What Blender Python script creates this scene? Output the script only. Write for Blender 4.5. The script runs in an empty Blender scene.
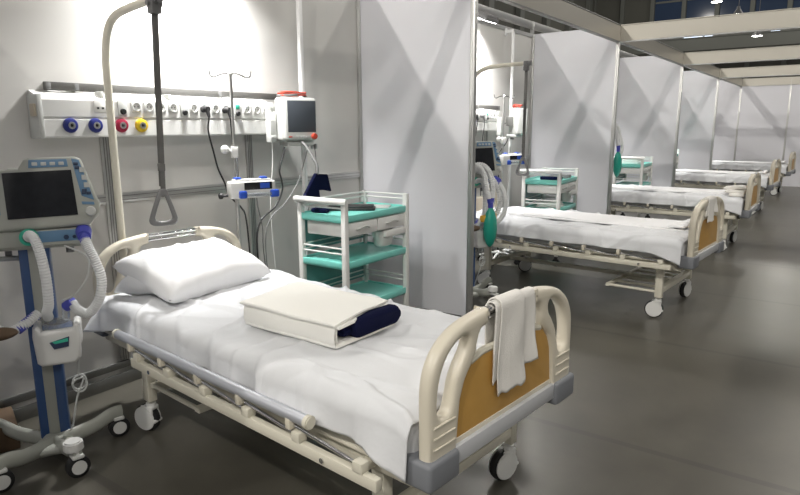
import bpy, bmesh, math, random
from mathutils import Vector, Matrix, noise
random.seed(7)
SC = bpy.context.scene
COL = SC.collection
PI = math.pi

# ------------------------------------------------------------------ materials
def mat(name, col, rough=0.5, metal=0.0, bump=0.0, bscale=60.0, var=0.0, vscale=4.0, emit=None, trans=0.0, alpha=None, coat=0.0, spec=0.5):
    m = bpy.data.materials.new(name); m.use_nodes = True
    nt = m.node_tree; b = nt.nodes['Principled BSDF']
    b.inputs['Base Color'].default_value = (*col, 1)
    b.inputs['Roughness'].default_value = rough
    b.inputs['Metallic'].default_value = metal
    b.inputs['Specular IOR Level'].default_value = spec
    b.inputs['Coat Weight'].default_value = coat
    if trans: b.inputs['Transmission Weight'].default_value = trans
    if alpha is not None: b.inputs['Alpha'].default_value = alpha
    if emit:
        b.inputs['Emission Color'].default_value = (*emit[0], 1); b.inputs['Emission Strength'].default_value = emit[1]
    if var or bump:
        tc = nt.nodes.new('ShaderNodeTexCoord')
    if var:
        n = nt.nodes.new('ShaderNodeTexNoise'); n.inputs['Scale'].default_value = vscale; n.inputs['Detail'].default_value = 4
        nt.links.new(tc.outputs['Object'], n.inputs['Vector'])
        mx = nt.nodes.new('ShaderNodeMix'); mx.data_type = 'RGBA'
        mx.inputs['A'].default_value = (*[c * (1 - var) for c in col], 1); mx.inputs['B'].default_value = (*[min(1, c * (1 + var)) for c in col], 1)
        nt.links.new(n.outputs['Fac'], mx.inputs['Factor']); nt.links.new(mx.outputs['Result'], b.inputs['Base Color'])
    if bump:
        n2 = nt.nodes.new('ShaderNodeTexNoise'); n2.inputs['Scale'].default_value = bscale; n2.inputs['Detail'].default_value = 3
        nt.links.new(tc.outputs['Object'], n2.inputs['Vector'])
        bp = nt.nodes.new('ShaderNodeBump'); bp.inputs['Strength'].default_value = bump; bp.inputs['Distance'].default_value = 0.01
        nt.links.new(n2.outputs['Fac'], bp.inputs['Height']); nt.links.new(bp.outputs['Normal'], b.inputs['Normal'])
    return m

M = dict(
    panel=mat('divider_laminate', (.66, .66, .70), .45, var=.015, vscale=1.2),
    wall=mat('wall_laminate', (.60, .59, .57), .5, var=.02, vscale=1.0),
    alu=mat('brushed_aluminium', (.55, .55, .54), .35, .85, bump=.05, bscale=200),
    alud=mat('dark_aluminium', (.25, .25, .24), .4, .6),
    fascia=mat('header_fascia', (.50, .475, .42), .36, .6, var=.03, vscale=.8),
    cream=mat('cream_plastic', (.68, .63, .52), .33, coat=.15, var=.02, vscale=6),
    creamm=mat('cream_painted_steel', (.66, .63, .53), .35),
    tan=mat('tan_laminate', (.53, .30, .075), .45, var=.12, vscale=14),
    beige=mat('beige_laminate', (.50, .44, .35), .45, var=.03, vscale=10),
    bumper=mat('grey_bumper_plastic', (.19, .20, .22), .5),
    railgrey=mat('pale_grey_plastic', (.50, .51, .53), .4),
    chrome=mat('chrome', (.72, .72, .72), .12, 1.0),
    tube=mat('satin_aluminium_tube', (.60, .62, .67), .34, .6),
    whitepl=mat('white_plastic', (.72, .72, .70), .35),
    whitepaint=mat('white_painted_metal', (.80, .80, .80), .35),
    greypl=mat('grey_plastic', (.42, .43, .43), .45),
    lgrey=mat('light_grey_plastic', (.55, .56, .54), .4),
    black=mat('black_rubber', (.015, .015, .016), .5),
    dkgrey=mat('dark_grey_webbing', (.13, .128, .122), .7, bump=.2, bscale=300),
    grip=mat('grey_grip_plastic', (.17, .17, .172), .45),
    sheet=mat('white_cotton', (.66, .67, .69), .85, bump=.35, bscale=13, spec=.2),
    pillow=mat('white_pillowcase', (.82, .82, .83), .85, bump=.1, bscale=22, spec=.2),
    duvet=mat('ivory_cotton', (.89, .88, .835), .85, bump=.1, bscale=30, spec=.2),
    navy=mat('navy_fleece', (.006, .008, .035), .95, bump=.4, bscale=220, spec=.1),
    towel=mat('white_terry', (.80, .78, .74), .95, bump=.35, bscale=260, spec=.1),
    mattress=mat('white_mattress_cover', (.64, .65, .67), .7),
    teal=mat('teal_plastic', (.20, .62, .55), .35, coat=.1),
    tealglass=mat('teal_tint_panel', (.10, .26, .25), .3),
    green=mat('green_rubber_bag', (.012, .30, .22), .4),
    ventgrey=mat('ventilator_housing', (.40, .41, .37), .4),
    ventcol=mat('ventilator_blue_column', (.045, .10, .25), .35, coat=.2),
    keyblue=mat('blue_key_panel', (.13, .25, .40), .45),
    keydark=mat('dark_key', (.03, .05, .10), .4),
    screen=mat('dark_screen_glass', (.018, .019, .022), .12, var=.3, vscale=30),
    screeng=mat('grey_screen_glass', (.07, .08, .095), .25),
    hose=mat('translucent_hose', (.76, .77, .77), .3, trans=.05),
    clear=mat('clear_plastic', (.80, .84, .88), .08, trans=.85),
    plug=mat('violet_blue_plastic', (.06, .07, .42), .4),
    blue=mat('royal_blue_plastic', (.02, .08, .48), .4),
    greenring=mat('green_port_ring', (.05, .50, .34), .4),
    gblue=mat('gas_outlet_blue', (.018, .028, .20), .4),
    gred=mat('gas_outlet_red', (.30, .012, .045), .4),
    gyel=mat('gas_outlet_yellow', (.66, .46, .02), .4),
    railpaint=mat('rail_grey_paint', (.10, .098, .092), .55),
    red=mat('red_plastic', (.46, .06, .035), .4),
    yellow=mat('yellow_plastic_bag', (.75, .42, .05), .35),
    cardboard=mat('brown_cardboard', (.11, .07, .04), .8, var=.15, vscale=8),
    cable=mat('grey_cable', (.16, .16, .16), .5),
    cablew=mat('white_cable', (.62, .63, .62), .5),
    lampface=mat('lamp_face', (1, 1, 1), .5, emit=((1, .97, .9), 30)),
    flood=mat('flood_face', (1, 1, 1), .5, emit=((1, .99, .97), 14)),
    hallwall=mat('hall_cladding', (.10, .10, .085), .8, var=.3, vscale=.15),
    hallcol=mat('hall_column_paint', (.13, .135, .12), .6),
    hallglass=mat('hall_window_glass', (.012, .022, .042), .15, var=.6, vscale=.3, emit=((.40, .58, 1), .022)),
    skylight=mat('daylit_pane', (.5, .6, .8), .4, emit=((.75, .87, 1), 2.2)),
)

def floor_material():
    m = bpy.data.materials.new('polished_concrete'); m.use_nodes = True
    nt = m.node_tree; b = nt.nodes['Principled BSDF']; L = nt.links.new
    tc = nt.nodes.new('ShaderNodeTexCoord')
    def nz(scale, det=5, rough=.6):
        n = nt.nodes.new('ShaderNodeTexNoise'); n.inputs['Scale'].default_value = scale; n.inputs['Detail'].default_value = det; n.inputs['Roughness'].default_value = rough
        L(tc.outputs['Object'], n.inputs['Vector']); return n
    a = nz(.45, 5); c = nz(1.9, 6, .6); w = nz(9, 2)
    r1 = nt.nodes.new('ShaderNodeValToRGB'); r1.color_ramp.elements[0].position = .25; r1.color_ramp.elements[1].position = .80
    r1.color_ramp.elements[0].color = (.066, .061, .049, 1); r1.color_ramp.elements[1].color = (.130, .123, .105, 1)
    L(a.outputs['Fac'], r1.inputs['Fac'])
    r2 = nt.nodes.new('ShaderNodeValToRGB'); r2.color_ramp.elements[0].position = .2; r2.color_ramp.elements[1].position = .8
    r2.color_ramp.elements[0].color = (.68, .68, .67, 1); r2.color_ramp.elements[1].color = (1.25, 1.25, 1.23, 1)
    L(c.outputs['Fac'], r2.inputs['Fac'])
    mx = nt.nodes.new('ShaderNodeMix'); mx.data_type = 'RGBA'; mx.blend_type = 'MULTIPLY'; mx.inputs['Factor'].default_value = 1
    L(r1.outputs['Color'], mx.inputs['A']); L(r2.outputs['Color'], mx.inputs['B'])
    # trowel joints: faint dark lines every few metres
    sp = nt.nodes.new('ShaderNodeSeparateXYZ'); L(tc.outputs['Object'], sp.inputs['Vector'])
    def joint(out, period, off, width):
        ad = nt.nodes.new('ShaderNodeMath'); ad.operation = 'ADD'; ad.inputs[1].default_value = off; L(out, ad.inputs[0])
        md = nt.nodes.new('ShaderNodeMath'); md.operation = 'PINGPONG'; md.inputs[1].default_value = period / 2; L(ad.outputs[0], md.inputs[0])
        lt = nt.nodes.new('ShaderNodeMath'); lt.operation = 'LESS_THAN'; lt.inputs[1].default_value = width; L(md.outputs[0], lt.inputs[0]); return lt
    jy = joint(sp.outputs['Y'], 1.55, .35, .02); jx = joint(sp.outputs['X'], 3.6, -3.3, .006)
    mxx = nt.nodes.new('ShaderNodeMath'); mxx.operation = 'MAXIMUM'; L(jy.outputs[0], mxx.inputs[0]); L(jx.outputs[0], mxx.inputs[1])
    ml = nt.nodes.new('ShaderNodeMath'); ml.operation = 'MULTIPLY'; ml.inputs[1].default_value = .45; L(mxx.outputs[0], ml.inputs[0])
    m2 = nt.nodes.new('ShaderNodeMix'); m2.data_type = 'RGBA'; m2.inputs['B'].default_value = (.04, .038, .034, 1)
    L(ml.outputs[0], m2.inputs['Factor']); L(mx.outputs['Result'], m2.inputs['A'])
    L(m2.outputs['Result'], b.inputs['Base Color'])
    rr = nt.nodes.new('ShaderNodeMapRange'); rr.inputs['To Min'].default_value = .26; rr.inputs['To Max'].default_value = .40
    L(c.outputs['Fac'], rr.inputs['Value']); L(rr.outputs['Result'], b.inputs['Roughness'])
    bp = nt.nodes.new('ShaderNodeBump'); bp.inputs['Strength'].default_value = .02; bp.inputs['Distance'].default_value = .01
    L(w.outputs['Fac'], bp.inputs['Height']); L(bp.outputs['Normal'], b.inputs['Normal'])
    return m
M['floor'] = floor_material()

# ------------------------------------------------------------------ mesh helpers
def cr(pts, n=8, closed=False):
    """Catmull-Rom samples through pts."""
    P = [Vector(p) for p in pts]; out = []; N = len(P)
    segs = N if closed else N - 1
    for i in range(segs):
        if closed: p0, p1, p2, p3 = P[i - 1], P[i], P[(i + 1) % N], P[(i + 2) % N]
        else: p0, p1, p2, p3 = P[max(i - 1, 0)], P[i], P[i + 1], P[min(i + 2, N - 1)]
        for k in range(n):
            t = k / n
            out.append(.5 * ((2 * p1) + (p2 - p0) * t + (2 * p0 - 5 * p1 + 4 * p2 - p3) * t * t + (3 * p1 - p0 - 3 * p2 + p3) * t ** 3))
    if not closed: out.append(P[-1].copy())
    return out

class B:
    def __init__(s): s.bm = bmesh.new()
    def _mark(s, vs, m):
        for f in {f for v in vs for f in v.link_faces}: f.material_index = m
    def box(s, lo, hi, bev=0.0, seg=2, T=None, m=0):
        lo, hi = Vector(lo), Vector(hi); t = bmesh.new()
        bmesh.ops.create_cube(t, size=1)
        for v in t.verts: v.co = Vector([(lo[i] + hi[i]) / 2 + v.co[i] * (hi[i] - lo[i]) for i in range(3)])
        if bev: bmesh.ops.bevel(t, geom=list(t.edges), offset=bev, segments=seg, profile=.5, affect='EDGES')
        return s._add(t, T, m)
    def _add(s, t, T, m):
        if T is not None: bmesh.ops.transform(t, matrix=T, verts=t.verts)
        for f in t.faces: f.material_index = m
        me = bpy.data.meshes.new('tmp'); t.to_mesh(me); t.free(); s.bm.from_mesh(me); bpy.data.meshes.remove(me); return s
    def cyl(s, a, b, r, r2=None, seg=20, m=0, bev=0.0):
        a, b = Vector(a), Vector(b); d = b - a; t = bmesh.new()
        bmesh.ops.create_cone(t, cap_ends=True, segments=seg, radius1=r, radius2=r if r2 is None else r2, depth=d.length)
        if bev: bmesh.ops.bevel(t, geom=[e for e in t.edges if any(len(f.verts) > 4 for f in e.link_faces)], offset=bev, segments=2, affect='EDGES')
        q = Vector((0, 0, 1)).rotation_difference(d.normalized()).to_matrix().to_4x4()
        return s._add(t, Matrix.Translation((a + b) / 2) @ q, m)
    def tube(s, pts, r, seg=10, m=0, rf=None, flat=None, cap=True):
        P = [Vector(p) for p in pts]; bm = s.bm; rings = []
        tan = [(P[min(i + 1, len(P) - 1)] - P[max(i - 1, 0)]).normalized() for i in range(len(P))]
        up = Vector((0, 0, 1)) if abs(tan[0].z) < .9 else Vector((1, 0, 0))
        nrm = (up - tan[0] * up.dot(tan[0])).normalized()
        for i, p in enumerate(P):
            nrm = (nrm - tan[i] * nrm.dot(tan[i])).normalized(); bi = tan[i].cross(nrm)
            rr = r if rf is None else rf(i, len(P))
            ra, rb = (rr, rr) if flat is None else (rr, rr * flat)
            rings.append([bm.verts.new(p + nrm * math.cos(2 * PI * k / seg) * ra + bi * math.sin(2 * PI * k / seg) * rb) for k in range(seg)])
        for i in range(len(rings) - 1):
            for k in range(seg):
                f = bm.faces.new((rings[i][k], rings[i][(k + 1) % seg], rings[i + 1][(k + 1) % seg], rings[i + 1][k])); f.material_index = m
        if cap:
            for R in (rings[0][::-1], rings[-1]):
                f = bm.faces.new(R); f.material_index = m
        return s
    def ball(s, c, r, sc=(1, 1, 1), m=0, seg=20, T=None):
        t = bmesh.new(); bmesh.ops.create_uvsphere(t, u_segments=seg, v_segments=seg // 2, radius=r)
        bmesh.ops.scale(t, vec=sc, verts=t.verts); bmesh.ops.translate(t, vec=c, verts=t.verts)
        return s._add(t, T, m)
    def lathe(s, prof, T=None, seg=24, m=0):
        """prof: (radius, height) pairs about local Z."""
        t = bmesh.new(); R = []
        for r, h in prof:
            R.append([t.verts.new((r * math.cos(2 * PI * k / seg), r * math.sin(2 * PI * k / seg), h)) for k in range(seg)] if r > 1e-6 else [t.verts.new((0, 0, h))])
        for A, C in zip(R, R[1:]):
            for k in range(seg):
                k2 = (k + 1) % seg
                if len(A) == 1 and len(C) == 1: continue
                if len(A) == 1: t.faces.new((A[0], C[k2], C[k]))
                elif len(C) == 1: t.faces.new((A[k], A[k2], C[0]))
                else: t.faces.new((A[k], A[k2], C[k2], C[k]))
        bmesh.ops.recalc_face_normals(t, faces=t.faces)
        return s._add(t, T, m)
    def plate(s, loops, depth, bev=0.0, T=None, m=0):
        """2D outline (first loop) with holes (other loops), thickened by depth about z=0, rounded rim."""
        cu = bpy.data.curves.new('tmp', 'CURVE'); cu.dimensions = '2D'; cu.fill_mode = 'BOTH'
        cu.extrude = depth / 2 - bev; cu.bevel_depth = bev; cu.bevel_resolution = 3; cu.offset = -bev
        for lp in loops:
            sp = cu.splines.new('POLY'); sp.points.add(len(lp) - 1); sp.use_cyclic_u = True
            for q, p in zip(sp.points, lp): q.co = (p[0], p[1], 0, 1)
        o = bpy.data.objects.new('tmp', cu); COL.objects.link(o)
        dg = bpy.context.evaluated_depsgraph_get(); me = bpy.data.meshes.new_from_object(o.evaluated_get(dg))
        t = bmesh.new(); t.from_mesh(me); bmesh.ops.remove_doubles(t, verts=t.verts, dist=1e-5)
        bpy.data.objects.remove(o); bpy.data.curves.remove(cu); bpy.data.meshes.remove(me)
        return s._add(t, T, m)
    def grid(s, fn, nu, nv, m=0, closed_u=False):
        V = [[s.bm.verts.new(fn(i / (nu - (0 if closed_u else 1)), j / (nv - 1))) for j in range(nv)] for i in range(nu)]
        for i in range(nu if closed_u else nu - 1):
            for j in range(nv - 1):
                f = s.bm.faces.new((V[i][j], V[(i + 1) % nu][j], V[(i + 1) % nu][j + 1], V[i][j + 1])); f.material_index = m
        return s
    def build(s, name, mats, parent=None, smooth=40, solid=0.0, sub=0, recalc=True):
        if recalc: bmesh.ops.recalc_face_normals(s.bm, faces=s.bm.faces)
        me = bpy.data.meshes.new(name); s.bm.to_mesh(me); s.bm.free()
        for mm in (mats if isinstance(mats, (list, tuple)) else [mats]): me.materials.append(M[mm] if isinstance(mm, str) else mm)
        if smooth:
            for p in me.polygons: p.use_smooth = True
            me.set_sharp_from_angle(angle=math.radians(smooth))
        o = bpy.data.objects.new(name, me); COL.objects.link(o)
        if parent is not None: o.parent = parent
        if solid:
            md = o.modifiers.new('cloth', 'SOLIDIFY'); md.thickness = solid; md.offset = 0
        if sub:
            md = o.modifiers.new('sub', 'SUBSURF'); md.levels = sub; md.render_levels = sub
        return o

def tag(o, label=None, cat=None, group=None, kind=None):
    if label: o['label'] = label
    if cat: o['category'] = cat
    if group: o['group'] = group
    if kind: o['kind'] = kind
    return o
def empty(name, label, cat, loc=(0, 0, 0), rz=0.0, group=None):
    o = bpy.data.objects.new(name, None); COL.objects.link(o); o.empty_display_size = .1
    o.location = loc; o.rotation_euler = (0, 0, rz)
    return tag(o, label, cat, group)
def copy_tree(o, parent=None):
    c = o.copy(); COL.objects.link(c)
    if parent is not None: c.parent = parent
    for ch in list(o.children): copy_tree(ch, c)
    return c
def copy_to(o, loc, rz, label, group=None):
    c = copy_tree(o); c.location = loc; c.rotation_euler = (0, 0, rz); c['label'] = label
    if group: c['group'] = group
    return c
def struct(b, name, mats, **k): return tag(b.build(name, mats, **k), kind='structure')
ROTY = lambda a: Matrix.Rotation(a, 4, 'Y')
ROTZ = lambda a: Matrix.Rotation(a, 4, 'Z')
ROTX = lambda a: Matrix.Rotation(a, 4, 'X')
TR = lambda *v: Matrix.Translation(v)
def nz(x, y, z=0.0): return noise.noise(Vector((x, y, z)))

# ------------------------------------------------------------------ camera (recovered from the photo's vanishing points)
F_PX, YAW, PITCH, ROLL = 619.27, .6175, .1918, -.0052
cam = bpy.data.cameras.new('camera'); cam.sensor_width = 36; cam.lens = F_PX / 800 * 36; cam.clip_end = 300
co = bpy.data.objects.new('camera', cam); COL.objects.link(co); SC.camera = co
fw = Vector((-math.sin(YAW) * math.cos(PITCH), math.cos(YAW) * math.cos(PITCH), -math.sin(PITCH)))
rt = Vector((math.cos(YAW), math.sin(YAW), 0)); up = rt.cross(fw)
rt2 = rt * math.cos(ROLL) + up * math.sin(ROLL); up2 = up * math.cos(ROLL) - rt * math.sin(ROLL)
R3 = Matrix((rt2, up2, -fw)).transposed()
co.matrix_world = Matrix.Translation((3.2491, 0, 1.395)) @ R3.to_4x4()

# ------------------------------------------------------------------ setting
FZ = -.05                      # floor level
P = 1.036; Y1 = 4.028; BAY = 3.384; TOP = 2.5; HB = 2.335
YS = [Y1 + BAY * (i - 1) for i in range(6)]          # divider positions; the last one is the end wall
b = B(); b.box((-22, -10, FZ - .1), (26, 78, FZ)); struct(b, 'floor', 'floor', smooth=0)
b = B(); b.box((-.04, YS[0], FZ), (0, YS[5] + .02, TOP - .02)); struct(b, 'wall_back', 'wall', smooth=0)
for i, y in enumerate(YS[:5]):
    b = B(); b.box((.0, y - .012, FZ + .015), (P - .02, y + .012, TOP - .0)); struct(b, 'wall_divider_%d' % (i + 1), 'panel', smooth=0)
b = B(); b.box((.0, YS[5] - .012, FZ), (6.4, YS[5] + .012, TOP)); struct(b, 'wall_end', 'panel', smooth=0)
tn = [0]
def trim(bb, mats, **k):
    tn[0] += 1; return struct(bb, 'trim_%d' % tn[0], mats, **k)
def post(x, y, z1=TOP, w=.02, m='alu'):
    bb = B(); bb.box((x - w, y - w, FZ), (x + w, y + w, z1), .004)
    for dx, dy in ((1, 0), (-1, 0), (0, 1), (0, -1)):          # grooves' lips
        bb.box((x + dx * w - .004, y + dy * w - .004, FZ), (x + dx * w + .004, y + dy * w + .004, z1))
    trim(bb, m)
for y in YS:
    post(P, y); post(.012, y - .02, TOP, .014)
for k in range(1, 6): post(P + 1.04 * k, YS[5])
# fascia boards: one along the bay fronts, one across the aisle at every divider
for y0, y1 in zip(YS, YS[1:]):
    bb = B(); bb.box((P - .022, y0 + .02, HB), (P + .022, y1 - .02, TOP), .003); bb.box((P - .026, y0 + .02, HB - .012), (P + .026, y1 - .02, HB), .003, m=1)
    bb.box((P - .026, y0 + .02, TOP), (P + .026, y1 - .02, TOP + .012), .003, m=1); trim(bb, ('fascia', 'alud'), smooth=0)
for y in YS[1:]:
    bb = B(); bb.box((P + .02, y - .022, HB), (6.4, y + .022, TOP), .003)
    bb.box((P + .02, y - .027, HB - .012), (6.4, y + .027, HB), .003, m=1); bb.box((P + .02, y - .027, TOP), (6.4, y + .027, TOP + .012), .003)
    trim(bb, ('fascia', 'alu'), smooth=0)
# the rail that floats above the back wall, with a slot of daylight below it
bb = B(); bb.box((-.03, YS[0], TOP + .06), (.0, YS[5], TOP + .15), .004)
for y in YS: bb.box((-.035, y - .02, TOP - .03), (.005, y + .02, TOP + .15), .003)
trim(bb, 'alu')
bb = B(); bb.box((-.045, YS[0], TOP - .04), (.012, YS[5], TOP - .0), .003); trim(bb, 'alu')
# low profile and skirting of the back wall, uprights under the consoles
bb = B(); bb.box((0, YS[0] + .02, .992), (.012, YS[5], 1.046), .002)
for z in (1.008, 1.03): bb.box((.010, YS[0] + .02, z - .002), (.0135, YS[5], z + .002), m=1)
trim(bb, ('alu', 'alud'))
bb = B(); bb.box((0, YS[0] + .02, FZ), (.014, YS[5], .02), .002); bb.box((0, YS[0] + .02, .05), (.014, YS[5], .09), .002)
tag(bb.build('baseboard_back', 'alud'), kind='structure')
for i in range(5):
    for y in (1.835, 2.83):
        y = y + BAY * i; bb = B(); bb.box((0, y - .028, .1), (.016, y + .028, 1.35), .003)
        for d in (-.014, 0, .014): bb.box((.014, y + d - .0025, .1), (.0185, y + d + .0025, 1.35), m=1)
        trim(bb, ('alu', 'alud'))
# the hall beyond
for y, z in ((55, 21.6), (50, 21.8)):
    bb = B(); bb.box((-22, y - .2, z), (26, y + .2, z + .6)); trim(bb, 'hallcol', smooth=0)
bb = B(); bb.box((-22, 75, 0), (26, 75.3, 30)); struct(bb, 'wall_far', 'hallwall', smooth=0)
bb = B(); bb.box((-22.3, -10, 0), (-22, 75, 30)); struct(bb, 'wall_left', 'hallwall', smooth=0)
for k, y in enumerate(range(6, 74, 6)):
    bb = B(); bb.box((-21.98, y - .45, 0), (-21.5, y + .45, 30), .02); trim(bb, 'hallcol', smooth=0)
wn = 0
for k in range(-4, 9):
    x = -9.1 + 3.25 * k
    bb = B(); bb.box((x - .22, 74.6, 0), (x + .22, 75, 30), .03); trim(bb, 'hallcol', smooth=0)
    if k >= -2:
        wn += 1
        bb = B(); bb.box((x + .25, 74.9, 11.4), (x + 3.0, 74.97, 24))
        for j in range(4): bb.box((x + .25, 74.82, 11.3 + 3.2 * j), (x + 3.0, 74.98, 11.5 + 3.2 * j), m=1)
        struct(bb, 'window_%d' % wn, ('hallglass', 'hallcol'), smooth=0)
for k, (x0, x1, z0, z1) in enumerate(((-12.2, -10.3, 10.3, 10.9), (-10.1, -9.2, 10.35, 10.95), (-4.0, -3.2, 10.2, 10.7), (-14.2, -13.6, 10.2, 10.6))):
    wn += 1; bb = B(); bb.box((x0, 74.7, z0), (x1, 74.8, z1)); struct(bb, 'window_%d' % wn, 'skylight', smooth=0)
bb = B(); bb.box((-21, 71, 8.9), (26, 71.4, 10.1)); bb.box((-21, 70.9, 10.1), (26, 71.4, 10.2)); trim(bb, 'hallcol', smooth=0)      # gallery front

# ------------------------------------------------------------------ hospital bed
BL = 2.118                      # head board plane to foot board plane
BEDS = [(.30, 2.0, -.10), (.337, 5.39, -.075), (.316, 8.34, -.015), (.25, 12.05, -.05), (.27, 15.55, -.04)]
# curve plane (x, y) -> bed (y, z); thickness along bed x
KW = .92                       # boards are a little narrower than their outline sketch
PL = Matrix(((0, 0, 1, 0), (1, 0, 0, 0), (0, 1, 0, 0), (0, 0, 0, 1)))
OUT = [(-.475, .44), (-.475, .55), (-.475, .66), (-.463, .718), (-.435, .764), (-.39, .800), (-.33, .826), (-.25, .842), (-.155, .850),
       (-.152, .838), (-.152, .806), (-.160, .797), (-.195, .790), (-.212, .765), (-.222, .730), (-.245, .695), (-.283, .655), (-.308, .60), (-.325, .53), (-.328, .44)]
HOLE = [(-.428, .61), (-.424, .665), (-.408, .712), (-.378, .752), (-.335, .780), (-.290, .790), (-.268, .778), (-.275, .748), (-.305, .715), (-.335, .672), (-.352, .622), (-.368, .585), (-.395, .572), (-.418, .583)]
def side_loops(sg):
    o = [(p.x * sg, p.y) for p in cr([(a, b_, 0) for a, b_ in OUT[1:18]], 4)]
    o = [(OUT[0][0] * sg, OUT[0][1])] + o + [(OUT[19][0] * sg, OUT[19][1])]
    h = [(p.x * sg, p.y) for p in cr([(a, b_, 0) for a, b_ in HOLE], 4, True)]
    return [o, h]
def board(name, x, root, panel, face):
    bb = B()
    for sg in (-1, 1):
        bb.plate(side_loops(sg), .05, .02, TR(x, 0, 0) @ PL @ Matrix.Diagonal((KW, 1, 1, 1)))
        for k in range(3):                       # moulded ribs under the hand hole
            bb.box((x + face * .02, min(sg * .42, sg * .315), .487 + .034 * k), (x + face * .029, max(sg * .42, sg * .315), .494 + .034 * k), .003)
    bb.box((x - .012, -.30, .44), (x + .012, .30, .475), .004)
    o = bb.build(name, 'cream', root)
    pl = [(-.335, .462), (-.332, .53), (-.315, .60), (-.288, .650), (-.252, .684), (-.21, .700), (-.15, .704)]
    pl = pl + [(-a, c) for a, c in pl[::-1]]
    bb = B(); bb.plate([pl], .018, .003, TR(x, 0, 0) @ PL @ Matrix.Diagonal((KW, 1, 1, 1)))
    tag(bb.build('inset_panel', panel, o), 'tan laminate panel' if panel == 'tan' else 'beige laminate panel')
    bb = B(); bb.tube([(x, -.215, .694), (x, -.15, .709), (x, .15, .709), (x, .215, .694)], .0125, 8); bb.build('panel_edging', 'creamm', o)
    bb = B(); bb.cyl((x, -.165, .837), (x, .165, .837), .0125); bb.cyl((x, -.165, .812), (x, .165, .812), .0085)
    tag(bb.build('towel_rail', 'chrome', o), 'chrome double rod')
    for sg in (-1, 1):
        bb = B(); y0, y1 = sorted((sg * .305, sg * .452))
        bb.box((x - .075 if face > 0 else x - .040, y0, .370), (x + .040 if face > 0 else x + .075, y1, .460), .014, 3)
        bb.build('corner_bumper', 'bumper', o)
    bb = B(); bb.box((x + face * .006 - .02, -.31, .398), (x + face * .006 + .02, .31, .458), .006); bb.build('cross_rail', 'railgrey', o)
    return o
def make_bed():
    root = empty('hospital_bed', 'x', 'hospital bed')
    fb = board('footboard', BL, root, 'tan', 1); hb = board('headboard', 0, root, 'beige', -1)
    bb = B()                                     # frame: side beams, cross members, mattress deck
    for s in (-1, 1):
        bb.box((.03, s * .40 - .02, .345), (BL - .05, s * .40 + .02, .395), .005)
    for x in (.10, .39, .78, 1.2, 1.6, 1.91, 2.04): bb.box((x - .02, -.42, .35), (x + .02, .42, .39), .004)
    bb.box((.05, -.44, .395), (BL - .06, .44, .412), .006)
    for x in (.39, 1.91): bb.box((x - .025, -.40, .145), (x + .025, .40, .185), .006)
    bb.box((.39, -.025, .15), (1.91, .025, .18), .005)
    bb.build('bed_frame', 'creamm', root)
    for x in (.39, 1.91):
        for s in (-1, 1):
            bb = B(); bb.box((x - .028, s * .385 - .022, .110), (x + .028, s * .385 + .022, .36), .006); bb.build('leg', 'creamm', root)
            a = {(-1, 0): .33, (1, 0): .6, (-1, 1): .25, (1, 1): 1.35}[(s, int(x > 1))]     # casters swivelled
            T = TR(x, s * .385, FZ) @ ROTZ(a) @ Matrix.Scale(.9, 4)
            bb = B(); bb.cyl((0, 0, .135), (0, 0, .165), .026)
            for q in (-1, 1):
                bb.cyl((-.03, q * .021, .078), (-.03, q * .031, .078), .066, seg=28, bev=.003); bb.box((-.05, q * .022 - .006, .09), (.026, q * .022 + .006, .15), .005)
            bb.box((-.04, -.028, .128), (.028, .028, .152), .008)
            bb.box((.02, -.03, .06), (.045, .03, .078), .006)
            bmesh.ops.transform(bb.bm, matrix=T, verts=bb.bm.verts)
            c = bb.build('caster', 'whitepl', root)
            bb = B(); bb.lathe([(.0, -.02), (.06, -.02), (.074, -.014), (.076, 0), (.074, .014), (.06, .02), (.0, .02)], T @ TR(-.03, 0, .0765) @ ROTX(PI / 2), 32)
            bb.build('tyre', 'black', c)
    for s in (-1, 1):                            # folded-down side rails
        bb = B(); bb.box((.53, s * .515 - .014, .360), (2.02, s * .515 + .014, .400), .005)
        LB = (.585, .845, 1.115, 1.39, 1.665, 1.945); UB = (.535, .80, 1.075, 1.35, 1.63)
        for x in LB: bb.box((x - .02, s * .515 - .018, .398), (x + .02, s * .515 + .018, .432), .004)
        for x in (.62, 1.25, 1.9): bb.box((x - .02, min(s * .41, s * .51), .362), (x + .02, max(s * .41, s * .51), .385), .003)
        for x in (.7, 1.79): bb.cyl((x, s * .525, .38), (x, s * .534, .38), .009, m=1)
        r = bb.build('side_rail', ('creamm', 'chrome'), root)
        bb = B(); bb.cyl((.40, s * .515, .478), (1.71, s * .515, .478), .0205, seg=24); bb.build('rail_tube', 'tube', r)
        for x in (.395, 1.715):
            bb = B(); bb.cyl((x - .012, s * .515, .478), (x + .012, s * .515, .478), .023, bev=.004); bb.build('end_cap', 'creamm', r)
        for x, x2 in zip(UB, LB[1:]):
            bb = B(); bb.box((x - .012, s * .515 - .02, .432), (x + .012, s * .515 + .02, .472), .004); bb.build('rail_bracket', 'cream', r)
            bb = B(); bb.cyl((x, s * .515, .445), (x2, s * .515, .414), .0065, seg=10); bb.build('fold_link', 'chrome', r)
    bb = B()                                     # ladder rack under the foot end
    bb.box((1.50, -.40, .140), (1.53, .40, .165), .004); bb.box((1.885, -.40, .140), (1.925, .40, .165), .004)
    for k in range(6): y = -.39 + .156 * k; bb.cyl((1.51, y, .153), (1.91, y, .153), .011, seg=10)
    bb.build('storage_rack', 'creamm', root)
    bb = B(); bb.box((.04, -.445, .412), (BL - .045, .445, .566), .05, 4); bb.build('mattress', 'mattress', root)
    # lifting pole with strap and grab handle
    bb = B()                                     # origin on the pole's own axis, so the arm can swing
    bb.tube(cr([(0, 0, .34), (0, 0, 1.0), (0, 0, 1.62), (.010, 0, 1.755), (.045, 0, 1.85), (.115, 0, 1.91), (.24, 0, 1.935), (.53, 0, 1.95)], 8), .0185, 16)
    bb.box((-.02, -.03, .35), (.055, .03, .44), .006)
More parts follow.
